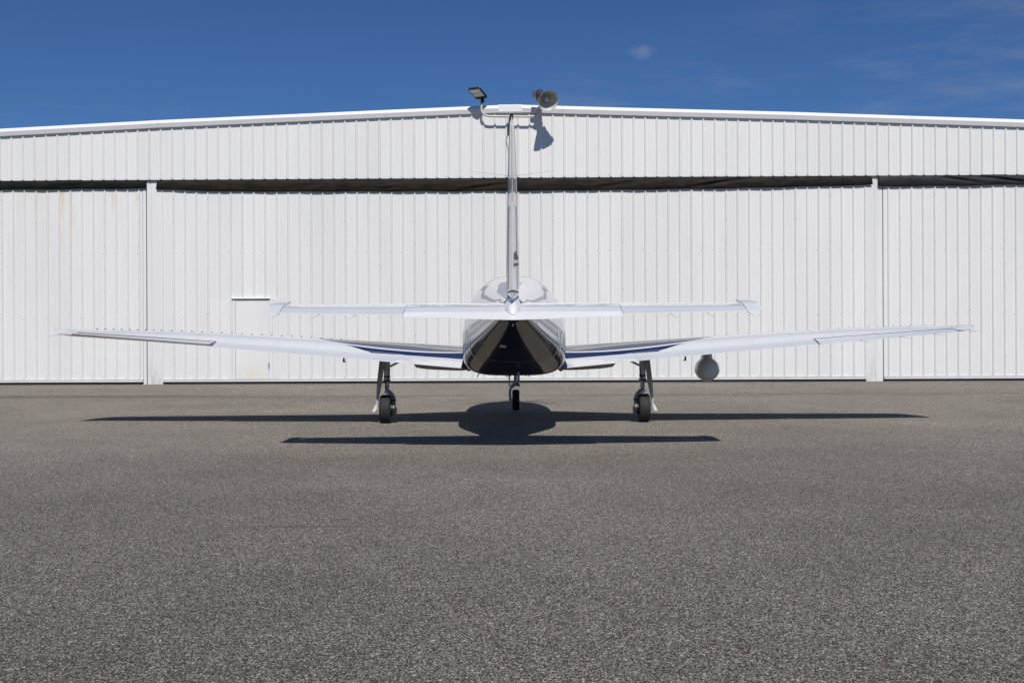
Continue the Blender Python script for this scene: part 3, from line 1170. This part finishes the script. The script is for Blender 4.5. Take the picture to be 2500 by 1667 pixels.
def stab_sec(x, s, hz=1.548):
    le = 11.46 - 0.085 * x
    c = le - HIN
    up, lo = [], []
    for i in range(13):
        q = i / 12
        t = 1 - (1 - q) ** 1.7
        th = .040 * (1 - t ** 2.4) ** .6 * (1 - .1 * x)
        up.append((s * x, HIN + .012 + (c - .012) * t, hz + th))
        lo.append((s * x, HIN + .012 + (c - .012) * t, hz - th))
    return up + lo[::-1][1:]


for s in (-1, 1):
    m = MB()
    m.rings([stab_sec(0.02 + (2.415 - 0.02) * i / 8, s) for i in range(9)])
    stab = m.build('tailplane', 'white', plane, off=AO)
    # elevator, drooped; inner bay carries the trim tab
    dr = R(12.5)
    fTE = pchip([0.0, 1.13, 2.59], [10.47, 10.56, 10.70])

    def elev(x, te, ye=HIN, z0=1.548, r=.034):
        c = ye - te
        pts = []
        k = 1 - .1 * x
        for a in range(9):
            an = R(90 - 180 * a / 8)
            pts.append((s * x, ye - .004 + r * .8 * math.cos(an), z0 + r * k * math.sin(an)))
        pts = pts[::1]
        dz = c * math.tan(dr)
        tail = [(s * x, te, z0 - dz - .006), (s * x, te, z0 - dz + .006)]
        mid_ = (s * x, ye - c * .5, z0 - dz * .5 + r * .55 * k)
        mid2 = (s * x, ye - c * .5, z0 - dz * .5 - r * .55 * k)
        return pts + [mid2] + tail + [mid_]
    m = MB()
    m.rings([elev(x, fTE(x)) for x in (1.13, 1.5, 2.0, 2.424)])
    m.rings([elev(x, 10.64) for x in (0.02, 0.4, 0.8, 1.125)])
    el = m.build('elevator', 'white', stab, off=AO)
    # outer end of the elevator with its horn balance, one plank
    m = MB()
    rr = []
    for x, nose in ((2.428, 11.27), (2.50, 11.27), (2.55, 11.25), (2.575, 11.22), (2.59, 11.17)):
        te = fTE(x)
        up, lo = [], []
        for i in range(15):
            q = i / 14
            t_ = 1 - (1 - q) ** 1.8
            yy = te + (nose - te) * t_
            th = .033 * (t_ / .45 if t_ < .45 else max(0, 1 - ((t_ - .45) / .55) ** 2.4) ** .55) + .004 * (1 - t_)
            zc_ = 1.549 + math.tan(dr) * (yy - HIN)
            up.append((s * x, yy, zc_ + th))
            lo.append((s * x, yy, zc_ - th))
        rr.append(up + lo[::-1][1:])
    m.rings(rr)
    m.build('horn_balance', 'white', stab, off=AO)
    for x in (1.62, 2.0, 2.42):
        m = MB()
        te = fTE(x)
        z = 1.548 - (HIN - te) * math.tan(dr)
        m.tube([(s * x, te + .01, z - .006), (s * (x + .012), te - .015, z - .02), (s * (x + .05), te - .13, z - .058)], [.006, .003, .0013], 6)
        m.build('static_wick', 'geardoor', stab, off=AO)

# trim tab across the centre
m = MB()
rr = []
for x in (-1.12, -.6, -.2, 0, .2, .6, 1.12):
    te = 10.44 + 0.075 * abs(x)
    z0 = 1.548 - (HIN - 10.63) * math.tan(dr)
    ze = z0 - (10.63 - te) * math.tan(R(21))
    rr.append([(x, 10.628, z0 + .013), (x, 10.628, z0 - .010), (x, te, ze - .004), (x, te, ze + .004)])
m.rings(rr)
m.build('trim_tab', 'white', plane, off=AO, smooth=False)
# domed fairing over the elevator hinge
m = MB()
rr = []
for i in range(19):
    u = i / 18
    Y = 10.53 + .40 * u
    k = math.sqrt(max(1e-5, 1 - (1 - min(1, u * 1.25)) ** 2))
    zc_ = 1.548 - (HIN - Y) * math.tan(dr)
    rr.append([(.090 * k * math.sin(2 * math.pi * j / 28), Y, zc_ + (.098 if math.cos(2 * math.pi * j / 28) > 0 else .012) * k * math.cos(2 * math.pi * j / 28)) for j in range(28)])
m.rings(rr)
m.build('tail_fairing', 'white', plane, off=AO)
m = MB()
m.tube([(0, 10.93, 1.395), (0, 10.86, 1.38), (-.002, 10.80, 1.345)], [.010, .010, .006], 8)
m.build('tie_down_ring', 'chrome', plane, off=AO)

# fin and rudder
zf0, zf1 = 1.71, 3.42
rY = lambda z: 10.57 - 0.36 * (z - zf0) / (zf1 - zf0)          # rudder trailing edge
hY = lambda z: rY(z) + .46 - .12 * (z - zf0) / (zf1 - zf0)       # rudder hinge line
hw = pchip([1.6, 1.71, 2.22, 2.90, 3.22, 3.39, 3.45], [.0625, .0625, .055, .0395, .029, .0205, .0145])
lY = pchip([1.70, 1.85, 2.0, 2.25, 3.42], [12.95, 12.5, 12.2, 11.98, 11.0])


def fin_sec(z):
    a, le = hY(z) + .008, lY(z)
    c = le - a
    R_, L_ = [], []
    for i in range(11):
        q = i / 10
        t = 1 - (1 - q) ** 1.6
        y = a + c * t
        th = hw(z) * (1.0 + .08 * math.sin(math.pi * min(1, t * 1.25)) * (1 if t < .8 else 0)) if t < .4 else hw(z) * 1.07 * max(0, 1 - ((t - .4) / .6) ** 2.2) ** .7
        R_.append((th, y, z))
        L_.append((-th, y, z))
    return R_ + L_[::-1][1:]


m = MB()
m.rings([fin_sec(z) for z in (1.66, 1.75, 1.9, 2.05, 2.2, 2.4, 2.6, 2.8, 3.0, 3.15, 3.28, 3.395)])
fin = m.build('fin', 'white', plane, off=AO)


def rud_sec(z, g=0.0):
    a, te, h_ = hY(z), rY(z), hw(z)
    n = 4
    right = [(h_ + g, a, z), (h_ * .93 + g, a - (a - te) * .22, z), (h_ * .60 + g, a - (a - te) * .55, z), (h_ * .30 + g, a - (a - te) * .80, z), (.005 + g, te - g, z)]
    return right + [(-x, y, zz) for x, y, zz in right[::-1]]


m = MB()
zs = [1.712 + (3.405 - 1.712) * i / 24 for i in range(25)]
m.rings([rud_sec(z) for z in zs])
rud = m.build('rudder', 'white', plane, off=AO, ang=20)
# stiffening beads and joint lines of the rudder skin
for s in (-1, 1):
    for fr, z0, z1 in ((.42, 1.73, 2.57), (.10, 1.73, 3.36)):
        m = MB()
        ring = []
        for i in range(13):
            z = z0 + (z1 - z0) * i / 12
            a, te, h_ = hY(z), rY(z), hw(z)
            y = a - (a - te) * fr
            x = h_ * (1 - .93 * max(0, fr - .12))
            ring.append([(s * (x - .003), y - .004, z), (s * (x + .0045), y - .004, z), (s * (x + .0045), y + .004, z), (s * (x - .003), y + .004, z)])
        m.rings(ring)
        m.build('stiffener', 'ballast' if fr > .3 else 'geardoor', rud, off=AO)
m = MB()
m.rings([[(-.004, rY(z) - .004, z), (.004, rY(z) - .004, z), (.004, rY(z) + .01, z), (-.004, rY(z) + .01, z)] for z in (2.6, 2.95, 3.33)])
m.build('trailing_edge_strip', 'geardoor', rud, off=AO)
m = MB()
for z in (1.712,):
    m.rings([[(x, y, zz - .018) for x, y, zz in rud_sec(z, -.004)], [(x, y, zz - .001) for x, y, zz in rud_sec(z, -.004)]])
m.build('lower_gap', 'black', rud, off=AO, smooth=False)
# tail cone fairing below the rudder
m = MB()
rr = []
for z, k in ((1.690, 1.0), (1.662, .75), (1.63, .42), (1.605, .2)):
    a, te, h_ = hY(1.712), rY(1.712), hw(1.712)
    te2 = te + (1.690 - z) * 2.2
    rr.append([(h_ * k, a, z), (h_ * k * .8, (a + te2) / 2, z), (.004, te2, z), (-.004, te2, z), (-h_ * k * .8, (a + te2) / 2, z), (-h_ * k, a, z)])
m.rings(rr)
m.build('rudder_base_fairing', 'white', plane, off=AO, ang=15)
# emblem on the right face of the rudder
def rud_x(y, z):
    a, te, h_ = hY(z), rY(z), hw(z)
    q = (a - y) / (a - te)
    ks = [(0, 1.0), (.22, .93), (.55, .60), (.80, .30), (1.0, .08)]
    for (qa, ka), (qb, kb) in zip(ks, ks[1:]):
        if q <= qb:
            return h_ * (ka + (kb - ka) * (q - qa) / (qb - qa))
    return h_ * .08


def emblem(poly, mat, off):
    m = MB()
    cy_ = sum(p[0] for p in poly) / len(poly)
    cz_ = sum(p[1] for p in poly) / len(poly)
    v = []
    for k in range(len(poly)):
        p, q = poly[k], poly[(k + 1) % len(poly)]
        for j in range(5):
            v.append((p[0] + (q[0] - p[0]) * j / 5, p[1] + (q[1] - p[1]) * j / 5))
    vv = [(rud_x(cy_, cz_) + off, cy_, cz_)]
    n = len(v)
    for r_ in (.33, .66, 1.0):
        for (y, z) in v:
            yy, zz = cy_ + (y - cy_) * r_, cz_ + (z - cz_) * r_
            vv.append((rud_x(yy, zz) + off, yy, zz))
    f = [(0, 1 + k, 1 + (k + 1) % n) for k in range(n)]
    for r_ in range(2):
        f += [(1 + r_ * n + k, 1 + (r_ + 1) * n + k, 1 + (r_ + 1) * n + (k + 1) % n, 1 + r_ * n + (k + 1) % n) for k in range(n)]
    m.add(vv, f)
    m.build('emblem', mat, rud, off=AO, fixn=False)


ey0, ey1 = 10.55, 10.93
EZ = .02
for poly, mt_ in (([(ey0, 2.005), (ey0, 2.055), (ey0 + .09, 2.095), (ey1, 2.035), (ey1 - .08, 2.022), (ey0 + .18, 2.000)], 'black'),
                  ([(ey0 - .015, 1.968), (ey0 - .015, 2.000), (ey1, 2.028), (ey1, 2.000), (ey0 + .03, 1.960)], 'emblem_white'),
                  ([(ey0, 1.930), (ey0, 1.955), (ey1, 1.995), (ey1, 1.970)], 'ballast'),
                  ([(ey0, 1.916), (ey0, 1.926), (ey1, 1.966), (ey1, 1.950)], 'emblem_white')):
    emblem([(y_, z_ + EZ) for y_, z_ in poly], mt_, .003)
# rudder tip light and nav whiskers
m = MB()
m.lathe([(0, .018), (.02, .02), (.05, .018), (.062, .0)], frame((-.004, rY(3.4) + .10, 3.40), (0, 0, 1)), 14)
m.build('tail_light', 'black', fin, off=AO)
for s in (-1, 1):
    m = MB()
    m.tube([(s * .03, 10.75, 2.905), (s * .06, 10.75, 2.908), (s * .46, 10.73, 2.955)], [.006, .0022, .0012], 6)
    m.build('nav_whisker', 'geardoor', fin, off=AO)

# belly aerials and small fittings
def blade(name, x, Y, z, L, chord, lean, mat, sweep=.04, th=.012):
    m = MB()
    d = Vector((math.sin(lean), 0, -math.cos(lean)))
    Fm_ = Matrix.Translation((x, Y, z)) @ Matrix((Vector((0, 1, 0)), d, Vector((0, 1, 0)).cross(d))).transposed().to_4x4()
    m.prism([(-chord / 2, -.03), (chord / 2, -.03), (chord / 2 - sweep * .8, L), (chord / 2 - sweep - chord * .35, L + .006), (-chord / 2 - sweep * .3, L * .8)], Fm_, th)
    return m.build(name, mat, plane, off=AO)


blade('blade_aerial', .055, 12.9, .760, .075, .16, 0.0, 'geardoor', .03, .030)
blade('blade_aerial', -.46, 13.9, .76, .08, .12, -.55, 'geardoor', .03, .012)
blade('blade_aerial', .585, 13.9, .80, .055, .14, .9, 'black', .03, .02)
blade('blade_aerial', .155, 14.2, .72, .035, .07, 0, 'black', .02, .012)
blade('blade_aerial', .19, 14.2, .72, .035, .07, 0, 'black', .02, .012)
blade('blade_aerial', .20, 12.35, .90, .06, .12, .3, 'black', .03, .012)
m = MB()
m.box(-.135, -.045, 14.6, 15.0, .675, .722)
for q in (-.125, -.10, -.07, -.055):
    m.box(q, q + .008, 14.62, 14.66, .655, .6748)
m.build('drain_mast', 'gear', plane, off=AO, smooth=False)
m = MB()
yy = 11.75
v, f = [], []
for i in range(3):
    for j in range(3):
        a_ = math.pi + .30 - .08 * j - .05
        v.append(fpt(yy + .05 * i, -math.pi + .16 + .11 * j, .004))
for i in range(2):
    for j in range(2):
        f.append((i * 3 + j, i * 3 + j + 1, i * 3 + j + 4, i * 3 + j + 3))
m.add(v, f)
m.build('placard', 'gear', fus, off=AO)


# landing gear ------------------------------------------------------
def wheel(parent, c, r, wd, label=None):
    Fm_ = frame(c, (1, 0, 0))
    m = MB()
    h_ = wd / 2
    pr = [(-h_ * .62, r * .52), (-h_ * .80, r * .60), (-h_ * .98, r * .76), (-h_ * .93, r * .89), (-h_ * .72, r * .965), (-h_ * .52, r * .988)]
    for gc in (-.34, 0.0, .34):
        pr += [(h_ * (gc - .07), r * .996), (h_ * (gc - .05), r * .975), (h_ * (gc + .05), r * .975), (h_ * (gc + .07), r * .996)]
    pr += [(h_ * .52, r * .988), (h_ * .72, r * .965), (h_ * .93, r * .89), (h_ * .98, r * .76), (h_ * .80, r * .60), (h_ * .62, r * .52)]
    m.lathe(pr, Fm_, 48)
    # flat where the tyre stands on the ground
    m.v = [(x, y, max(z, 0.0)) for x, y, z in m.v]
    wh = m.build('tyre', 'tyre', parent, off=AO, ang=25)
    m = MB()
    m.lathe([(-h_ * .45, 0), (-h_ * .45, r * .30), (-h_ * .60, r * .46), (-h_ * .66, r * .535), (-h_ * .55, r * .53), (h_ * .55, r * .53), (h_ * .66, r * .535), (h_ * .60, r * .46), (h_ * .45, r * .30), (h_ * .45, 0)], Fm_, 32)
    m.build('rim', 'rim', wh, off=AO)
    m = MB()
    m.lathe([(-h_ * .95, 0), (-h_ * .95, r * .14), (-h_ * .4, r * .16), (h_ * .4, r * .16), (h_ * .95, r * .14), (h_ * .95, 0)], Fm_, 16)
    m.build('hub', 'chrome', wh, off=AO)
    return wh


for s in (-1, 1):
    gear = bpy.data.objects.new('main_gear', None)
    C.objects.link(gear)
    gear.parent = plane
    gear.empty_display_size = .2
    gY = AY
    X = lambda a: s * a
    wheel(gear, (X(1.85), gY, .203), .205, .165)
    m = MB()
    m.tube([(X(1.83), gY, 1.02), (X(1.832), gY, .80), (X(1.835), gY, .615)], [.046, .045, .043], 16)
    m.tube([(X(1.835), gY, .63), (X(1.835), gY, .585)], .052, 16)
    m.tube([(X(1.835), gY, .60), (X(1.836), gY, .46)], .025, 14)
    st_ = m.build('strut', 'gear', gear, off=AO)
    m = MB()
    m.tube([(X(1.83), gY, .585), (X(1.83), gY + .12, .52), (X(1.833), gY + .02, .45)], [.016, .020, .014], 8)
    m.build('torque_link', 'gear', gear, off=AO)
    m = MB()
    m.tube([(X(1.855), gY, .475), (X(1.83), gY, .455), (X(1.795), gY, .437), (X(1.755), gY, .405), (X(1.733), gY, .355), (X(1.728), gY, .28), (X(1.730), gY, .17)],
           [.035, .040, .034, .028, .026, .024, .024], 14)
    m.build('fork', 'gear', gear, off=AO)
    m = MB()
    m.tube([(X(1.70), gY - .02, .19), (X(1.79), gY - .02, .19)], .026, 12)
    m.tube([(X(1.70), gY - .05, .235), (X(1.70), gY - .05, .15)], .018, 10)
    m.build('axle', 'chrome', gear, off=AO)
    m = MB()
    m.lathe([(-.02, 0), (-.02, .085), (.02, .085), (.02, 0)], frame((X(1.765), gY, .203), (1, 0, 0)), 28)
    m.box(X(1.72) - .022, X(1.72) + .022, gY - .09, gY + .0, .115, .215)
    m.build('brake', 'black', gear, off=AO)
    m = MB()
    m.tube([(X(1.79), gY - .04, .78), (X(1.795), gY - .05, .66), (X(1.845), gY - .05, .60), (X(1.85), gY - .05, .50), (X(1.80), gY - .05, .46), (X(1.735), gY - .045, .38), (X(1.715), gY - .045, .22)], .008, 8)
    for z in (.665, .60):
        m.tube([(X(1.835), gY, z + .01), (X(1.835), gY, z - .01)], .0505 if z > .62 else .055, 14)
    m.box(X(1.728) - .030, X(1.728) + .030, gY - .03, gY + .03, .318, .333)
    m.build('brake_hose', 'black', gear, off=AO)
    m = MB()
    m.tube([(X(1.79), gY + .02, .81), (X(1.60), gY + .05, .905)], .016, 10)
    m.build('side_brace', 'gear', gear, off=AO)
    # leg door, canted outwards
    m = MB()
    rr = []
    for z, xo, hwid in ((.985, 1.895, .16), (.80, 1.915, .17), (.60, 1.940, .16), (.45, 1.958, .12), (.35, 1.972, .08), (.27, 1.980, .035)):
        k_ = .72 * hwid / .17
        rr.append([(X(xo + .020 * k_), gY - hwid, z), (X(xo + .030 * k_), gY - hwid * .6, z), (X(xo + .006), gY + hwid * .4, z), (X(xo - .030 * k_), gY + hwid, z), (X(xo - .042 * k_), gY + hwid * .6, z), (X(xo - .006), gY - hwid * .3, z)])
    m.rings(rr)
    m.build('leg_door', 'geardoor', gear, off=AO, ang=30)
    m = MB()
    m.tube([(X(1.925), gY - .02, .90), (X(1.945), gY - .10, .55), (X(1.968), gY - .07, .34), (X(1.972), gY - .05, .20)], [.012, .014, .012, .010], 8)
    m.build('door_rod', 'gear', gear, off=AO)
    m = MB()
    m.prism([(0, .03), (.015, .04), (.035, .0), (.062, -.055), (.022, -.062), (.0, -.02)], Matrix.Translation((X(1.975), gY - .06, .225)) @ Matrix.Diagonal((s, 1, 1, 1)) @ Matrix.Rotation(R(90), 4, 'X'), .05)
    m.build('door_tip', 'white', gear, off=AO, smooth=False)

ng = bpy.data.objects.new('nose_gear', None)
C.objects.link(ng)
ng.parent = plane
ng.empty_display_size = .2
nY, nX = 17.26, .005
wheel(ng, (nX + .005, nY, .173), .175, .125)
m = MB()
m.tube([(nX, nY + .02, .80), (nX, nY, .60)], .046, 14)
m.tube([(nX, nY, .64), (nX, nY, .58)], .055, 14)
m.tube([(nX, nY, .60), (nX, nY - .0, .44)], .028, 14)
m.build('strut', 'gear', ng, off=AO)
m = MB()
m.tube([(nX + .045, nY, .435), (nX, nY, .435), (nX - .05, nY, .41), (nX - .088, nY, .35), (nX - .096, nY, .27), (nX - .085, nY, .17)], [.03, .036, .030, .024, .022, .022], 12)
m.tube([(nX - .11, nY, .172), (nX + .06, nY, .172)], .016, 10)
m.build('fork', 'gear', ng, off=AO)
m = MB()
m.tube([(nX + .035, nY - .03, .46), (nX + .06, nY - .03, .42), (nX + .06, nY - .03, .395)], .014, 8)
m.build('steering_stop', 'black', ng, off=AO)
m = MB()
m.rings([[(nX - .112, nY - w_, z), (nX - .098, nY - w_, z), (nX - .090, nY + .0, z), (nX - .098, nY + w_, z), (nX - .112, nY + w_, z), (nX - .106, nY, z)] for z, w_ in ((.73, .25), (.6, .26), (.48, .2), (.40, .1))])
m.build('nose_door', 'geardoor', ng, off=AO, ang=30)
m = MB()
m.tube([(nX + .06, nY - .05, .74), (nX + .068, nY - .05, .62), (nX + .03, nY - .02, .58)], .008, 8)
m.build('hose', 'black', ng, off=AO)

# propeller
pr_ = bpy.data.objects.new('propeller', None)
C.objects.link(pr_)
pr_.parent = plane
pr_.empty_display_size = .2
pz0 = 1.14
pY = 18.36
m = MB()
m.lathe([(-.06, 0), (-.06, .17), (0, .185), (.12, .165), (.24, .12), (.33, .065), (.37, .02), (.375, 0)], frame((0, pY, pz0), (0, 1, 0)), 32)
m.build('spinner', 'chrome', pr_, off=AO)
for k in range(4):
    an = R([31, 149, 211, 329][k])
    d = Vector((math.cos(an), 0, math.sin(an)))
    tg = Vector((-math.sin(an), 0, math.cos(an)))
    rr = []
    for r_, ch, pt, th in ((.10, .05, 50, .045), (.22, .07, 44, .035), (.45, .12, 34, .024), (.7, .125, 25, .016), (.88, .10, 20, .010), (.97, .06, 18, .006), (1.0, .015, 18, .003)):
        cdir = tg * math.cos(R(pt)) + Vector((0, 1, 0)) * math.sin(R(pt))
        ndir = d.cross(cdir)
        o_ = Vector((0, pY + .03, pz0)) + d * r_
        rr.append([o_ + cdir * (ch / 2 * math.cos(2 * math.pi * j / 14)) + ndir * (th / 2 * math.sin(2 * math.pi * j / 14)) for j in range(14)])
    m = MB()
    m.rings(rr)
    m.build('blade', 'black', pr_, off=AO)
